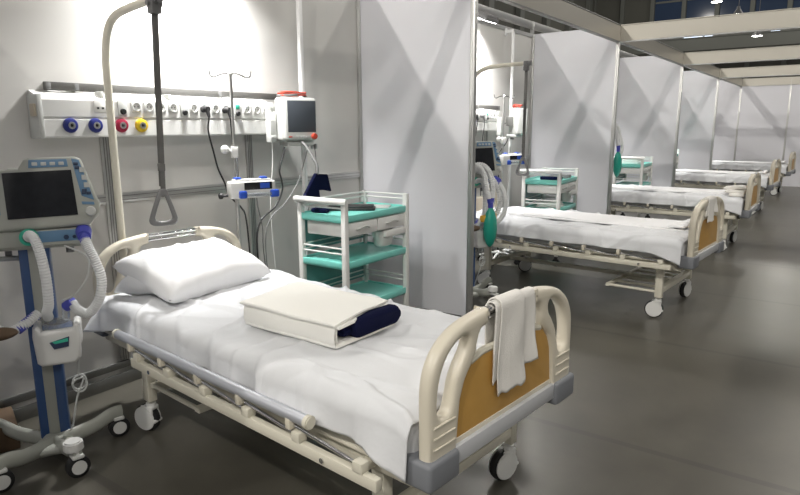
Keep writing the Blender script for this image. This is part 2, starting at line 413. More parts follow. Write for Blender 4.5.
    lp = bb.build('lifting_pole', 'creamm', root); lp.location = (-.055, -.25, 0)
    bb = B(); bb.box((.49, -.024, 1.885), (.54, .024, 1.97), .008); bb.cyl((.50, 0, 1.945), (.565, 0, 1.95), .022); bb.cyl((.515, -.035, 1.93), (.515, .035, 1.93), .012); bb.build('strap_clamp', 'grip', lp)
    S = TR(.515, 0, 1.92) @ ROTY(.066) @ TR(-.515, 0, -1.92)
    bb = B(); bb.box((.509, -.013, 1.13), (.513, .011, 1.90), .001, T=S); bb.box((.516, -.010, 1.08), (.520, .014, 1.90), .001, T=S)
    bb.box((.505, -.015, 1.20), (.524, .015, 1.235), .003, T=S)
    bb.build('strap', 'dkgrey', lp)
    tri = cr([(.0, .178, 0), (.016, .172, 0), (.03, .14, 0), (.06, .05, 0), (.064, .022, 0), (.048, .004, 0), (0, 0, 0), (-.048, .004, 0), (-.064, .022, 0), (-.06, .05, 0), (-.03, .14, 0), (-.016, .172, 0)], 4, True)
    inn = cr([(.0, .143, 0), (.010, .135, 0), (.036, .055, 0), (.038, .035, 0), (.026, .026, 0), (0, .022, 0), (-.026, .026, 0), (-.038, .035, 0), (-.036, .055, 0), (-.010, .135, 0)], 4, True)
    bb = B(); bb.plate([[(p.x, p.y) for p in tri], [(p.x, p.y) for p in inn]], .024, .009, S @ TR(.515, 0, .942) @ ROTZ(-.25) @ PL); bb.build('grab_handle', 'grip', lp)
    return root
bed = make_bed()
bed['group'] = 'hospital beds in the row of bays'
bed.location = (BEDS[0][0], BEDS[0][1], 0); bed.rotation_euler = (0, 0, BEDS[0][2])
bed['label'] = 'nearest hospital bed, cream frame and tan footboard, under the pillow and towel'
for (x, y, r), l in zip(BEDS[1:], ('second hospital bed in the row, between the first two dividers', 'third hospital bed in the row, behind the second divider from the camera',
                                   'fourth hospital bed in the row, mostly hidden behind the third', 'last hospital bed in the row, closest to the end wall')):
    cb = copy_to(bed, (x, y, 0), r, l)
    for ch in cb.children:                       # their rail tubes lie tucked in under the sheet
        if ch.name.startswith('side_rail'):
            s_ = 1 if ch.bound_box[2][1] > 0 else -1
            for g in ch.children:
                if g.name.startswith(('rail_tube', 'end_cap')): g.location.y = -.036 * s_
    if y < 7:
        for ch in cb.children:
            if ch.name.startswith('lifting_pole'):      # this arm is swung aside, its strap twisted
                ch.rotation_euler = (0, 0, .30); ch.location = (.03, -.17, 0)
                for g in ch.children:
                    if g.name.startswith(('strap.', 'grab_handle')): g.rotation_euler.z = -1.3; g.location = Vector((.515, 0, 0)) - ROTZ(-1.3).to_3x3() @ Vector((.515, 0, 0))

for ch in bed.children:                          # on the nearest bed the ladder rack hangs under the head end
    if ch.name.startswith('storage_rack'): ch.location = (-1.07, 0, .05)

# ------------------------------------------------------------------ sheets
MT = .580
def make_sheet(seed, drop, hw, name='bed_sheet'):
    NU, NV = 240, 150; half, rad = hw, .05
    tot = half + rad * PI / 2 + drop
    def fn(u, v):
        x = .05 + u * (BL - .088)
        s = (v * 2 - 1) * tot; sg = 1 if s > 0 else -1; a = abs(s)
        w = .5 + .5 * nz(x * 2.1 + seed, sg * 3.3); dr = 1.0
        if a > half + rad * PI / 2:
            dr = .62 + .38 * w + (.28 * math.exp(-((x - .12) / .14) ** 2) if sg < 0 else 0) + .55 * math.exp(-((x - 2.07) / .13) ** 2)
        if a <= half: y, z, nyy, nzz = a, MT, 0, 1
        elif a <= half + rad * PI / 2:
            t = (a - half) / rad; y, z, nyy, nzz = half + rad * math.sin(t), MT - rad + rad * math.cos(t), math.sin(t), math.cos(t)
        else:
            t = (a - half - rad * PI / 2) * dr; y, z, nyy, nzz = half + rad, MT - rad - t, 1, 0
            y += .012 * t / drop * (1 + math.sin(x * 17 + 2.5 * nz(x * 3, seed)))
            if sg < 0: y += .05 * math.exp(-((x - .1) / .12) ** 2) * t / drop
        yy = y * sg
        h = .014 * nz(x * 3.2 + seed, yy * 3.0, 1) + .010 * nz(x * 7 + 3 * nz(x * 2, yy * 2), yy * 6, seed)
        rid = nz(x * 2.3 + yy * 3.1 + seed, yy * 1.3 - x * .8, 4.4)
        h += .020 * max(0, 1 - abs(rid) * 13) * (.4 + .6 * abs(nz(x * 1.1, yy * 1.1, seed)))
        h += .015 * max(0, 1 - abs(nz(x * 1.2 - yy * 2.6, yy * 2.0 + seed, 9.1)) * 10)
        h += .008 * max(0, 1 - abs(nz(x * 4.2 + yy * 1.5, yy * 3.4 - x + seed, 2.7)) * 9)
        edge = max(0, min(1, x / .12, (BL - x) / .06))
        h = max(h * (1 if a <= half else 1.0), -.008) * (.35 + .65 * edge)
        # ends dip down between mattress and boards
        z -= .03 * max(0, 1 - (x - .05) / .05) + .02 * max(0, 1 - (BL - .038 - x) / .045)
        return (x, (y + nyy * max(h, -.004)) * sg, z + nzz * h)
    bb = B(); bb.grid(fn, NU, NV); return bb.build(name, 'sheet', smooth=180, solid=.003)
def place(o, k): o.location = (BEDS[k][0], BEDS[k][1], 0); o.rotation_euler = (0, 0, BEDS[k][2]); return o
sh = make_sheet(1.7, .085, .415)
tag(place(sh, 0), 'wrinkled white sheet on the nearest bed, under the pillow and folded duvet', 'bed sheet', 'sheets on the beds')
sh2 = make_sheet(5.2, .075, .452); tag(place(sh2, 1), 'white sheet hanging over the side of the second bed in the row', 'bed sheet', 'sheets on the beds')
for k, l in ((2, 'white sheet on the third bed in the row'), (3, 'white sheet on the fourth bed, behind the third'), (4, 'white sheet on the last bed, by the end wall')):
    c = place(copy_tree(sh2), k); c['label'] = l

# pillow against the headboard
def make_pillow():
    root = empty('pillow', 'plump white pillow leaning on the headboard of the nearest bed', 'pillow', BEDS[0][:2] + (0,), BEDS[0][2])
    a, c = .335, .215; N = 44
    T = TR(.285, -.035, MT + .100) @ ROTZ(.17) @ ROTY(.28)
    def surf(sg):
        def fn(u, v):
            x, y = (v * 2 - 1), (u * 2 - 1)
            rim = (max(0, 1 - abs(x) ** 4) * max(0, 1 - abs(y) ** 5)) ** .46
            px = x * c * (1 - .10 * (1 - abs(y) ** 2) * abs(x) ** 3); py = y * a * (1 - .07 * (1 - abs(x) ** 2) * abs(y) ** 3)
            h = .092 * rim * (1 + .10 * nz(px * 5, py * 5, 2))
            h += rim * (.010 * max(0, 1 - abs(nz(px * 4 + py * 7, py * 3, 7)) * 7) + .005 * nz(px * 14, py * 12, 3))
            return T @ Vector((px, py, sg * h * (1.0 if sg > 0 else .8)))
        return fn
    bb = B(); bb.grid(surf(1), N, N); bb.grid(surf(-1), N, N)
    bmesh.ops.remove_doubles(bb.bm, verts=bb.bm.verts, dist=1e-4)
    o = bb.build('pillow_body', 'pillow', root, smooth=180)
    def flap(u, v):                               # open end of the pillowcase hanging on the near side
        x = -.10 + u * .20; t = v
        p = T @ Vector((x + .0, -.300 - .01 * t, .012))
        q = Vector((.10 + .20 * u, -.385 + .12 * u, MT + .014 + .004 * math.sin(u * 9)))
        return p.lerp(q, t ** .9) + Vector((0, -.018 * math.sin(t * PI), 0))
    bb = B(); bb.grid(flap, 12, 10); bb.build('pillowcase_flap', 'pillow', root, smooth=180, solid=.006)
    return root
make_pillow()

# ivory duvet folded round a navy blanket
def fold_root(name, label, cat):                  # lies a little askew on the bed
    o = empty(name, label, cat); m = TR(*BEDS[0][:2], 0) @ ROTZ(BEDS[0][2]) @ TR(1.02, -.26, 0) @ ROTZ(.075) @ TR(-1.02, .26, 0)
    o.location = m.translation; o.rotation_euler = (0, 0, BEDS[0][2] + .075); return o
def wob(p, a=.004, f=6, s=0): return Vector(p) + Vector((nz(p[0] * f, p[1] * f, p[2] * f + s), nz(p[1] * f + 9, p[0] * f, s), nz(p[0] * f * .8, p[1] * f * .8, s + 5))) * a
def rounded_slab(bb, x0, x1, y0, y1, z0, z1, r, a=.004, s=0, nx=26, skew=0.0):
    prof = []
    hz = (z1 - z0) / 2; r = min(r, hz)
    for (cy, cz, a0) in ((y1 - r, z1 - r, 0), (y0 + r, z1 - r, 90), (y0 + r, z0 + r, 180), (y1 - r, z0 + r, 270)):
        for k in range(5): t = math.radians(a0 + k * 22.5); prof.append((cy + r * math.cos(t), cz + r * math.sin(t)))
    pr = []                                      # subdivide long edges
    for i in range(len(prof)):
        A, C = prof[i], prof[(i + 1) % len(prof)]; n = max(1, int(math.dist(A, C) / .035))
        for k in range(n): pr.append((A[0] + (C[0] - A[0]) * k / n, A[1] + (C[1] - A[1]) * k / n))
    rows = []
    for i in range(nx + 1):
        u = i / nx; x = x0 + (x1 - x0) * u; sh_ = 1 - .5 * max(0, 1 - min(u, 1 - u) * nx / 1.2) * min(1, r / hz)
        cz = (z0 + z1) / 2
        rows.append([bb.bm.verts.new(wob((x + skew * (y - y0), y, cz + (z - cz) * sh_), a, 6, s)) for y, z in pr])
    for A, C in zip(rows, rows[1:]):
        for k in range(len(pr)): bb.bm.faces.new((A[k], A[(k + 1) % len(pr)], C[(k + 1) % len(pr)], C[k]))
    bb.bm.faces.new(rows[0][::-1]); bb.bm.faces.new(rows[-1])
    return bb
Z0 = MT + .010
r = fold_root('folded_duvet', 'ivory duvet folded flat around the navy blanket, on the nearest bed', 'duvet')
def spine(off, h):
    def fn(u, v):                                # closed fold facing the near side
        x = 1.025 + .51 * u; t = (v - .5) * PI; zc = Z0 + .051
        return wob((x, -.245 + off - .020 * math.cos(t) ** .5, zc + h * math.sin(t)), .003, 6, 3)
    return fn
bb = B()
rounded_slab(bb, 1.025, 1.535, -.26, .10, Z0, Z0 + .022, .010, .003, 1)
bb.grid(spine(0, .041), 26, 12); bb.grid(spine(.014, .036), 26, 12)
rounded_slab(bb, 1.03, 1.548, -.26, .10, Z0 + .072, Z0 + .093, .010, .004, 2, skew=-.11)
bb.box((1.021, -.245, Z0 + .01), (1.035, .085, Z0 + .085), .006)
d = bb.build('duvet_fold', 'duvet', r, smooth=60)
bb = B(); rounded_slab(bb, 1.015, 1.545, -.275, .105, Z0 + .092, Z0 + .106, .006, .009, 8, skew=-.13); bb.build('top_fold', 'duvet', d, smooth=60)
r = fold_root('folded_blanket', 'navy blanket folded inside the ivory duvet on the nearest bed', 'blanket')
bb = B(); rounded_slab(bb, 1.05, 1.525, -.205, .115, Z0 + .025, Z0 + .070, .021, .005, 5)
rounded_slab(bb, 1.49, 1.545, -.16, .12, Z0 + .012, Z0 + .092, .034, .009, 6, nx=8); bb.build('blanket_fold', 'navy', r, smooth=70)

# long blankets folded lengthwise on the other beds
def make_long():
    bb = B(); rounded_slab(bb, .28, 1.98, -.12, .35, MT + .008, MT + .022, .007, .004, 11, nx=60)
    rounded_slab(bb, .34, 1.90, -.10, .33, MT + .021, MT + .030, .004, .004, 12, nx=60)
    for k in range(4): rounded_slab(bb, 1.86 + .015 * k, 1.99 - .01 * k, -.12 + .11 * k, .01 + .11 * k, MT + .024, MT + .050 + .01 * (k % 2), .016, .014, 20 + k, nx=12)
    return bb.build('folded_blanket', 'pillow', smooth=60)
lb = make_long(); tag(place(lb, 1), 'long ivory blanket folded lengthwise on the second bed', 'blanket', 'long blankets on the farther beds')
for k, l in ((2, 'long ivory blanket folded on the third bed'), (3, 'long ivory blanket folded on the fourth bed'), (4, 'long ivory blanket folded on the last bed')):
    c = place(copy_tree(lb), k); c['label'] = l
bb = B()
for k in range(3): rounded_slab(bb, 1.90 - .04 * k, 2.06, -.32 + .08 * k, -.14 + .09 * k, MT + .012 + .03 * k, MT + .05 + .03 * k, .018, .02, 40 + k, nx=12)
tag(place(bb.build('folded_cloth', 'towel', smooth=60), 2), 'crumpled cream cloth at the foot of the third bed', 'cloth')

# towels over the chrome rods of the footboards
def make_towel(y0, y1, zo, zi, seed):
    def layer(y0, y1, zo, off):
        def fn(u, v):
            y = y0 + (y1 - y0) * u; rr = .019 + off; zc = .837
            zb = zo - .035 * max(0, .35 - u) + .03 * max(0, u - .7) + .012 * nz(u * 5, seed)
            Lo, Li, La = zc - zb, zc - zi, rr * PI; s = v * (Lo + Li + La)
            if s < Lo: x, z, k = rr, zb + s, 1 - s / Lo
            elif s < Lo + La: t = (s - Lo) / rr; x, z, k = rr * math.cos(t), zc + rr * math.sin(t), 0
            else: x, z, k = -rr, zc - (s - Lo - La), 0
            x += k * (.012 + .012 * math.sin(y * 38 + seed + 2 * nz(y * 7, z * 4)) + .006 * nz(y * 15, z * 9, seed))
            y += .02 * k * nz(z * 5, seed, 2) - (.015 * k if u < .4 else 0)
            return (BL + x, y, z)
        return fn
    bb = B(); bb.grid(layer(y0, y1, zo, 0), 40, 50); bb.grid(layer(y0 + .02, y1 - .085, zo - .045, .008), 34, 50)
    return bb.build('towel', 'towel', smooth=180, solid=.005)
tw = make_towel(-.098, .145, .60, .70, 1.0); tag(place(tw, 0), 'white towel draped over the footboard rail of the nearest bed', 'towel', 'towels on footboards')
t2 = make_towel(-.14, .12, .735, .75, 4.0); tag(place(t2, 1), 'small white towel over the footboard of the second bed', 'towel', 'towels on footboards')

# ------------------------------------------------------------------ bed-head console, wall rail
def make_console():
    root = empty('medical_console', 'x', 'wall console')      # origin on the wall at bay start (y = 0)
    y0, y1 = 1.475, 2.975
    prof = [(0, 1.352), (.094, 1.352), (.10, 1.360), (.10, 1.440), (.092, 1.446), (.092, 1.450), (.10, 1.456), (.10, 1.535), (.094, 1.545), (0, 1.583)]
    bb = B(); vs = [[bb.bm.verts.new((x, y, z)) for x, z in prof] for y in (y0, y1)]
    for i in range(len(prof)): j = (i + 1) % len(prof); bb.bm.faces.new((vs[0][i], vs[0][j], vs[1][j], vs[1][i]))
    bb.bm.faces.new(vs[0][::-1]); bb.bm.faces.new(vs[1]); bb.build('console_body', 'whitepl', root, smooth=30)
    for ye in (y0, y1):
        bb = B(); bb.box((0, ye - .012, 1.35), (.104, ye + .012, 1.56), .004); bb.build('end_cap', 'lgrey', root)
    bb = B(); bb.box((.045, y0 - .024, 1.455), (.09, y0 - .010, 1.515), .005); tag(bb.build('cable_gland', 'beige', root), 'beige side fitting')
    for y in (1.80, 2.20, 2.62):
        bb = B(); bb.box((.03, y - .008, 1.545), (.085, y + .008, 1.585), .002); bb.build('cover_clip', 'lgrey', root)
    X = TR(.10, 0, 0)
    def disc(y, z, prof, T=None, x=.10): return TR(x, y, z) @ ROTY(PI / 2)
    for y, c in ((1.61, 'gblue'), (1.738, 'gblue'), (1.88, 'gred'), (1.996, 'gyel')):
        bb = B(); bb.lathe([(0.014, .0), (.036, .0), (.037, .006), (.033, .016), (.018, .020), (.014, .020)], disc(y, 1.412, 0), 28)
        g = tag(bb.build('gas_outlet', c, root), {'gblue': 'blue gas outlet', 'gred': 'red gas outlet', 'gyel': 'yellow gas outlet'}[c])
        bb = B(); bb.lathe([(0, .012), (.009, .012), (.009, .022), (.018, .022), (.0185, .0), (0, 0)], disc(y, 1.412, 0), 20); bb.lathe([(0, .0125), (.0088, .0125), (.0088, .01), (0, .01)], disc(y, 1.412, 0), 16, m=1)
        bb.build('outlet_socket', ('alu', 'black'), g)
    for y in (1.976, 2.051, 2.126, 2.205, 2.345, 2.415, 2.50, 2.575, 2.750, 2.829, 2.907):
        bb = B(); bb.box((.098, y - .030, 1.482), (.103, y + .030, 1.540), .003)
        bb.lathe([(.0, .002), (.019, .002), (.0205, .007), (.024, .007), (.0245, .0), (.0, 0)], disc(y, 1.511, 0, x=.1005), 24)
        s = bb.build('power_socket', 'whitepl', root)
        bb = B()
        for q in (-.0095, .0095): bb.cyl((.1010, y + q, 1.511), (.1035, y + q, 1.511), .0035, seg=10)
        bb.build('socket_hole', 'black', s)
    bb = B(); bb.box((.098, 1.740, 1.478), (.104, 1.806, 1.542), .003); s = bb.build('data_outlet', 'whitepl', root)
    bb = B()
    for q in (1.76, 1.786): bb.box((.1035, q - .006, 1.494), (.1055, q + .006, 1.504))
    bb.build('data_port', 'black', s)
    for y, g in ((1.895, 0), (2.278, 0), (2.669, 1)):
        bb = B(); bb.box((.098, y - .026, 1.462), (.105, y + .026, 1.545), .003); s = bb.build('nurse_call_unit', 'lgrey', root)
        bb = B(); bb.cyl((.104, y, 1.484), (.118, y, 1.484), .016, .013); bb.build('call_jack', 'black', s)
        if g: bb = B(); bb.box((.104, y - .016, 1.512), (.1065, y + .016, 1.538), .002); tag(bb.build('indicator_window', 'greenring', s), 'green indicator')
    return root
def make_rail():
    root = empty('equipment_rail', 'x', 'wall rail')
    bb = B(); bb.box((.018, 1.54, 1.583), (.030, 3.115, 1.624), .002); bb.build('rail_bar', 'railpaint', root)
    for y in (1.56, 1.70, 2.60, 3.09):
        bb = B(); bb.box((.0, y - .012, 1.588), (.032, y + .012, 1.620), .002); bb.build('rail_bracket', 'grip', root)
    return root
OFF = Vector((0, BAY, 0))
con = make_console(); con['label'] = 'white bed-head console with coloured gas outlets on the wall above the nearest bed'; con['group'] = 'bed-head consoles'
copy_to(con, OFF, 0, 'white bed-head console on the wall above the second bed')
rl = make_rail(); rl['label'] = 'dark grey rail on the wall above the nearest console'; rl['group'] = 'wall rails'
copy_to(rl, OFF, 0, 'dark grey rail on the wall above the second console')

# ------------------------------------------------------------------ flood lights on the back wall
def make_flood():
    root = empty('flood_light', 'x', 'lamp')
    bb = B(); bb.box((.012, -.03, 2.44), (.035, .03, 2.512), .004); bb.box((-.045, -.03, 2.501), (.03, .03, 2.513), .003); bb.box((.03, -.015, 2.44), (.20, .015, 2.465), .003); bb.build('bracket', 'grip', root)
    T = TR(.21, 0, 2.435) @ ROTY(.42)
    bb = B(); bb.box((-.085, -.13, .002), (.085, .13, .04), .008, T=T)
    for k in range(7): bb.box((-.075, -.12 + .038 * k, .038), (.075, -.112 + .038 * k, .062), T=T)
    h = bb.build('lamp_housing', 'grip', root)
    bb = B(); bb.box((-.072, -.115, -.002), (.072, .115, .004), .001, T=T); bb.build('lamp_face', 'flood', h)
    return root
fl = make_flood(); fl.location = (0, 2.37, 0); fl['group'] = 'flood lights along the back wall'
fl['label'] = 'flood light on top of the wall above the nearest bed'
for i, n in ((1, 'second'), (2, 'third'), (3, 'fourth'), (4, 'last')):
    copy_to(fl, (0, 2.37 + BAY * i, 0), 0, 'flood light on top of the wall above the %s bed' % n)
def flood_energy():
    for i in range(5):
        la = bpy.data.lights.new('flood_lamp', 'AREA'); la.shape = 'RECTANGLE'; la.size = .14; la.size_y = .22; la.energy = FLOOD_W; la.spread = 2.2; la.color = (1, .99, .97)
        o = bpy.data.objects.new('flood_lamp', la); COL.objects.link(o)
        o.matrix_world = TR(.205, 2.37 + BAY * i, 2.428) @ ROTY(.42)

# ------------------------------------------------------------------ patient monitor on its pole
def make_monitor():
    root = empty('patient_monitor', 'x', 'monitor')           # origin at the rear centre of the casing
    bb = B(); bb.box((.0, -.135, -.145), (.10, .125, .145), .022, 3); bb.box((.09, -.128, -.138), (.135, .12, .14), .02, 3); c = bb.build('monitor_body', 'lgrey', root)
    bb = B(); bb.box((.131, -.105, -.085), (.1365, .106, .122), .004); bb.build('screen', 'screeng', c)
    bb = B(); bb.lathe([(0, .026), (.018, .024), (.021, .0), (0, 0)], TR(.131, .088, -.112) @ ROTY(PI / 2)); tag(bb.build('control_knob', 'red', c), 'red-orange knob')
    for k in range(5): bb = B(); bb.box((.132, -.045 + .020 * k, -.118), (.138, -.031 + .020 * k, -.108), .001); bb.build('key', 'greypl', c)
    bb = B(); bb.box((.132, -.100, -.118), (.138, -.075, -.110), .001); tag(bb.build('alarm_lamp', 'red', c), 'small red lamp')
    bb = B(); bb.box((-.03, -.09, -.175), (.10, .11, -.14), .012); bb.build('module_bay', 'lgrey', root)
    bb = B(); bb.box((-.06, -.04, -.05), (.005, .04, .05), .008); bb.cyl((-.05, .10, -.02), (.02, .04, -.02), .012); bb.build('mount_arm', 'alud', root)
    for q in (-.01, .03, .06):                                  # lead connectors under the right edge
        bb = B(); bb.cyl((.05, .09 + q, -.20), (.05, .09 + q, -.165), .010, seg=12); bb.build('lead_plug', 'greypl', root)
    return root
mon = make_monitor(); mon.location = (.15, 3.10, 1.450); mon.rotation_euler = (0, 0, -.30); mon['group'] = 'bedside monitors'
mon['label'] = 'patient monitor with a red knob on the wall left of the first divider'
copy_to(mon, Vector((.20, 3.08, 1.452)) + OFF, .80, 'patient monitor hung beside the second console')
def make_monitor_pole():
    bb = B(); bb.box((.085, -.016, FZ), (.115, .016, 2.46), .004); bb.box((.0, -.014, 2.43), (.115, .014, 2.46), .003)
    bb.box((.0, -.02, 2.40), (.02, .02, 2.48), .003); bb.box((.06, -.05, FZ), (.14, .05, FZ + .012), .003)
    return bb.build('equipment_pole', 'whitepaint')
mp = tag(make_monitor_pole(), 'bright white upright pole behind the nearest monitor', 'pole', 'white poles behind the monitors'); mp.location = (0, 3.255, 0)
c = copy_tree(mp); c.location = Vector((0, 3.255, 0)) + OFF; c['label'] = 'bright white upright pole with a top arm beside the second console'
def make_coil(seed):
    bb = B(); pts = []
    for k in range(70):
        t = k / 69 * 2 * PI * 3; pts.append((.05 + .035 * math.sin(t) + .01 * nz(t, seed), -.02 + .10 * math.cos(t) + .012 * nz(seed, t * .7), .008 + .011 * k / 69 * 2.5 + .004 * math.sin(t * 2.3)))
    bb.tube(pts, .0055, 8); bb.tube(cr([(.05, -.13, .008), (.09, -.04, .012), (.06, .06, .012), (.03, .14, -.04)], 6), .008, 8, m=1)
    return bb.build('cable_coil', ('red', 'cable'))
for i, l in ((0, 'red and dark cable coil lying on the nearest monitor'), (1, 'red cable coil lying on the second monitor')):
    o = tag(make_coil(3.3) if i == 0 else copy_tree(coil), l, 'cable', 'cable coils on the monitors'); coil = o
    o.location = (Vector((.15, 3.10, 1.597)), Vector((.20, 3.08, 1.597)) + OFF)[i]; o.rotation_euler = (0, 0, (-.3, .8)[i])
# scanner holder at the console's right end
def make_holder():
    root = empty('probe_holder', 'x', 'holder')
    bb = B(); bb.box((.104, -.028, 1.30), (.150, .030, 1.50), .006); bb.box((.100, -.02, 1.36), (.106, .02, 1.46)); bb.box((.100, -.02, 1.49), (.112, .025, 1.556), .002); bb.box((.082, -.02, 1.5505), (.112, .025, 1.558), .002); bb.box((.148, -.024, 1.325), (.155, .026, 1.345), .002); bb.box((.148, -.024, 1.44), (.155, .026, 1.446), .002)
    bb.build('holder_body', 'lgrey', root)
    return root
ho = make_holder(); ho.location = (0, 2.925, 0); ho['label'] = 'pale grey holder on the right end of the nearest console'; ho['group'] = 'console holders'
copy_to(ho, Vector((0, 2.925, 0)) + OFF, 0, 'pale grey holder on the right end of the second console')

# ------------------------------------------------------------------ infusion stand and pump
def make_iv():
    root = empty('infusion_stand', 'x', 'IV pole')
    bb = B(); bb.cyl((0, 0, .02), (0, 0, 1.0), .0125); bb.cyl((0, 0, .95), (0, 0, 1.70), .009); bb.build('pole', 'alu', root)
    bb = B(); bb.cyl((0, 0, 1.22), (0, 0, 1.29), .022); bb.box((-.02, -.02, 1.225), (.03, .02, 1.285), .004); cl = bb.build('height_clamp', 'whitepl', root)
    bb = B(); bb.ball((.01, -.055, 1.27), .026); bb.cyl((.0, -.02, 1.262), (.01, -.05, 1.27), .010); bb.build('clamp_knob', 'whitepl', cl)
    for s in (-1, 1):
        bb = B(); bb.tube(cr([(0, 0, 1.705), (0, s * .035, 1.706), (0, s * .065, 1.697), (0, s * .09, 1.686), (0, s * .112, 1.693), (0, s * .118, 1.722)], 5), .0042, 8); bb.build('hook', 'chrome', root)
    bb = B(); bb.ball((0, 0, 1.706), .014); bb.build('pole_cap', 'whitepl', root)
    for k in range(5):
        a = k * 2 * PI / 5 + .4; d = Vector((math.cos(a), math.sin(a), 0))
        bb = B(); bb.tube(cr([d * .01 + Vector((0, 0, .05)), d * .12 + Vector((0, 0, .045)), d * .22 + Vector((0, 0, .015))], 5), .012, 10); lg = bb.build('base_leg', 'whitepl', root)
        bb = B(); t = Vector((-d.y, d.x, 0)); bb.cyl(d * .22 - t * .01 + Vector((0, 0, FZ + .025)), d * .22 + t * .01 + Vector((0, 0, FZ + .025)), .025); bb.cyl(d * .22 + Vector((0, 0, -.01)), d * .22 + Vector((0, 0, .02)), .007, seg=10); bb.build('caster', 'black', lg)
    return root
iv = make_iv(); iv.location = (.285, 2.475, 0); iv.rotation_euler = (0, 0, -.6); iv['group'] = 'infusion stands'
iv['label'] = 'metal infusion stand with two wire hooks beside the nearest bed'
def make_pump():
    root = empty('infusion_pump', 'x', 'infusion pump')         # origin on the stand's pole
    bb = B(); bb.box((.012, -.065, -.052), (.095, .215, .05), .012, 3); bb.box((.03, -.04, .045), (.085, .19, .062), .008); b = bb.build('pump_body', 'whitepl', root)
    bb = B(); bb.box((.093, .02, -.002), (.0975, .19, .042), .003); bb.build('display', 'screen', b)
    bb = B(); bb.box((.0965, .115, .004), (.0985, .175, .036), .001); bb.build('keypad', 'blue', b)
    for y0, y1 in ((-.015, .035), (.175, .232)):
        bb = B(); bb.box((.05, y0, -.052), (.108, y1, -.006), .010); bb.build('syringe_clamp', 'blue', b)
    for y0 in (-.03, .13): bb = B(); bb.box((.03, y0, .05), (.08, y0 + .04, .072), .006); bb.build('top_latch', 'blue', b)
    bb = B(); bb.cyl((.105, .03, -.03), (.105, .18, -.03), .010); bb.build('syringe', 'clear', b)
    bb = B(); bb.cyl((.04, -.118, -.035), (.04, -.06, -.035), .008); bb.cyl((.04, -.118, -.035), (.04, -.095, -.035), .018, bev=.004); bb.build('clamp_screw', 'black', root)
    bb = B(); bb.box((-.02, -.02, -.03), (.016, .02, .03), .004); bb.build('pole_clamp', 'grip', root)
    return root
pu = make_pump(); pu.location = (.285, 2.475, 1.036); pu.rotation_euler = (0, 0, -.42); pu['group'] = 'infusion pumps'
pu['label'] = 'white infusion pump with blue clamps on the stand beside the nearest bed'
IV2 = (.31, 6.02)
copy_to(iv, (*IV2, 0), -.6, 'metal infusion stand behind the second bed')
copy_to(pu, (*IV2, 1.055), -.42, 'white and blue infusion pump on the stand behind the second bed')

# ------------------------------------------------------------------ treatment trolley
def make_trolley():
    root = empty('treatment_trolley', 'x', 'trolley')           # centre of the floor space; long axis along y
    hx, hy = .20, .35
    for z in (.86, .56, .26):
        bb = B(); bb.box((-hx, -hy, z - .062), (hx, hy, z - .022), .02, 3)
        for lo, hi in (((-hx, -hy, z - .05), (-hx + .016, hy, z - .01)), ((hx - .016, -hy, z - .05), (hx, hy, z - .01)), ((-hx, -hy, z - .05), (hx, -hy + .016, z - .01)), ((-hx, hy - .016, z - .05), (hx, hy, z - .01))):
            bb.box(lo, hi, .006)
        bb.build('shelf', 'teal', root)
    for sx in (-1, 1):
        for sy in (-1, 1):
            x, y = sx * (hx - .012), sy * (hy - .014)
            bb = B(); bb.box((x - .019, y - .019, .05), (x + .019, y + .019, .945 if sy < 0 else .935), .008); p = bb.build('post', 'whitepl', root)
            bb = B(); bb.cyl((x, y - .012, FZ + .04), (x, y + .012, FZ + .04), .04); bb.box((x - .015, y - .02, .0), (x + .015, y + .02, .055), .006); bb.build('caster', 'black', p)
    for z in (.895, .925):                                       # top gallery rails on the wall side and far end
        bb = B(); bb.cyl((-hx + .012, -hy, z), (-hx + .012, hy - .01, z), .006); bb.cyl((-hx, hy - .014, z), (hx - .01, hy - .014, z), .006); bb.build('gallery_rail', 'whitepl', root)
    bb = B(); bb.cyl((-hx + .012, -hy + .014, .895), (hx - .012, -hy + .014, .895), .006); bb.build('gallery_rail', 'whitepl', root)
    bb = B(); bb.tube([(-hx - .018, -hy - .0, .937), (-hx + .01, -hy - .016, .940), (hx - .02, -hy - .016, .940), (hx + .012, -hy, .937)], .021, 14); bb.build('push_handle', 'whitepl', root)
    for z0 in (.26, .56):
        for dz in (.04, .075):
            bb = B(); bb.cyl((-hx + .012, -hy + .014, z0 + dz), (hx - .012, -hy + .014, z0 + dz), .006); bb.cyl((-hx + .012, hy - .014, z0 + dz), (hx - .012, hy - .014, z0 + dz), .006)
            bb.cyl((-hx + .012, -hy, z0 + dz), (-hx + .012, hy, z0 + dz), .005); bb.build('shelf_rail', 'whitepl', root)
        bb = B(); bb.box((-hx + .004, -hy + .03, z0 + .02), (-hx + .008, hy - .03, z0 + .235)); bb.build('back_panel', 'tealglass', root)
    for y0, y1 in ((-.315, -.005), (.005, .315)):
        bb = B(); bb.box((-.16, y0, .705), (.185, y1, .797), .012); bb.box((.175, y0 - .002, .708), (.192, y1 + .002, .797), .008); d = bb.build('drawer', 'whitepl', root)
        ym = (y0 + y1) / 2
        bb = B(); bb.tube(cr([(.188, ym - .07, .752), (.206, ym - .05, .756), (.210, ym, .766), (.206, ym + .05, .756), (.188, ym + .07, .752)], 4), .007, 8); bb.build('drawer_pull', 'lgrey', d)
    bb = B(); bb.box((.165, .08, .652), (.20, .345, .698), .006); bb.build('bin_hanger', 'whitepl', root)
    bb = B(); bb.lathe([(0, 0), (.055, .0), (.068, .012), (.085, .10), (.09, .102), (.09, .110), (.082, .110), (.064, .014), (0, .014)], TR(.13, .14, .585) @ Matrix.Diagonal((.75, 1.15, 1, 1)), 28); tag(bb.build('waste_bin', 'whitepl', root), 'small white hanging bin')
    return root
tr = make_trolley(); tr.location = (.553, 3.27, 0); tr['group'] = 'treatment trolleys'
tr['label'] = 'teal and white trolley beside the nearest bed, against the first divider'
T2 = (.68, 6.46, .09)
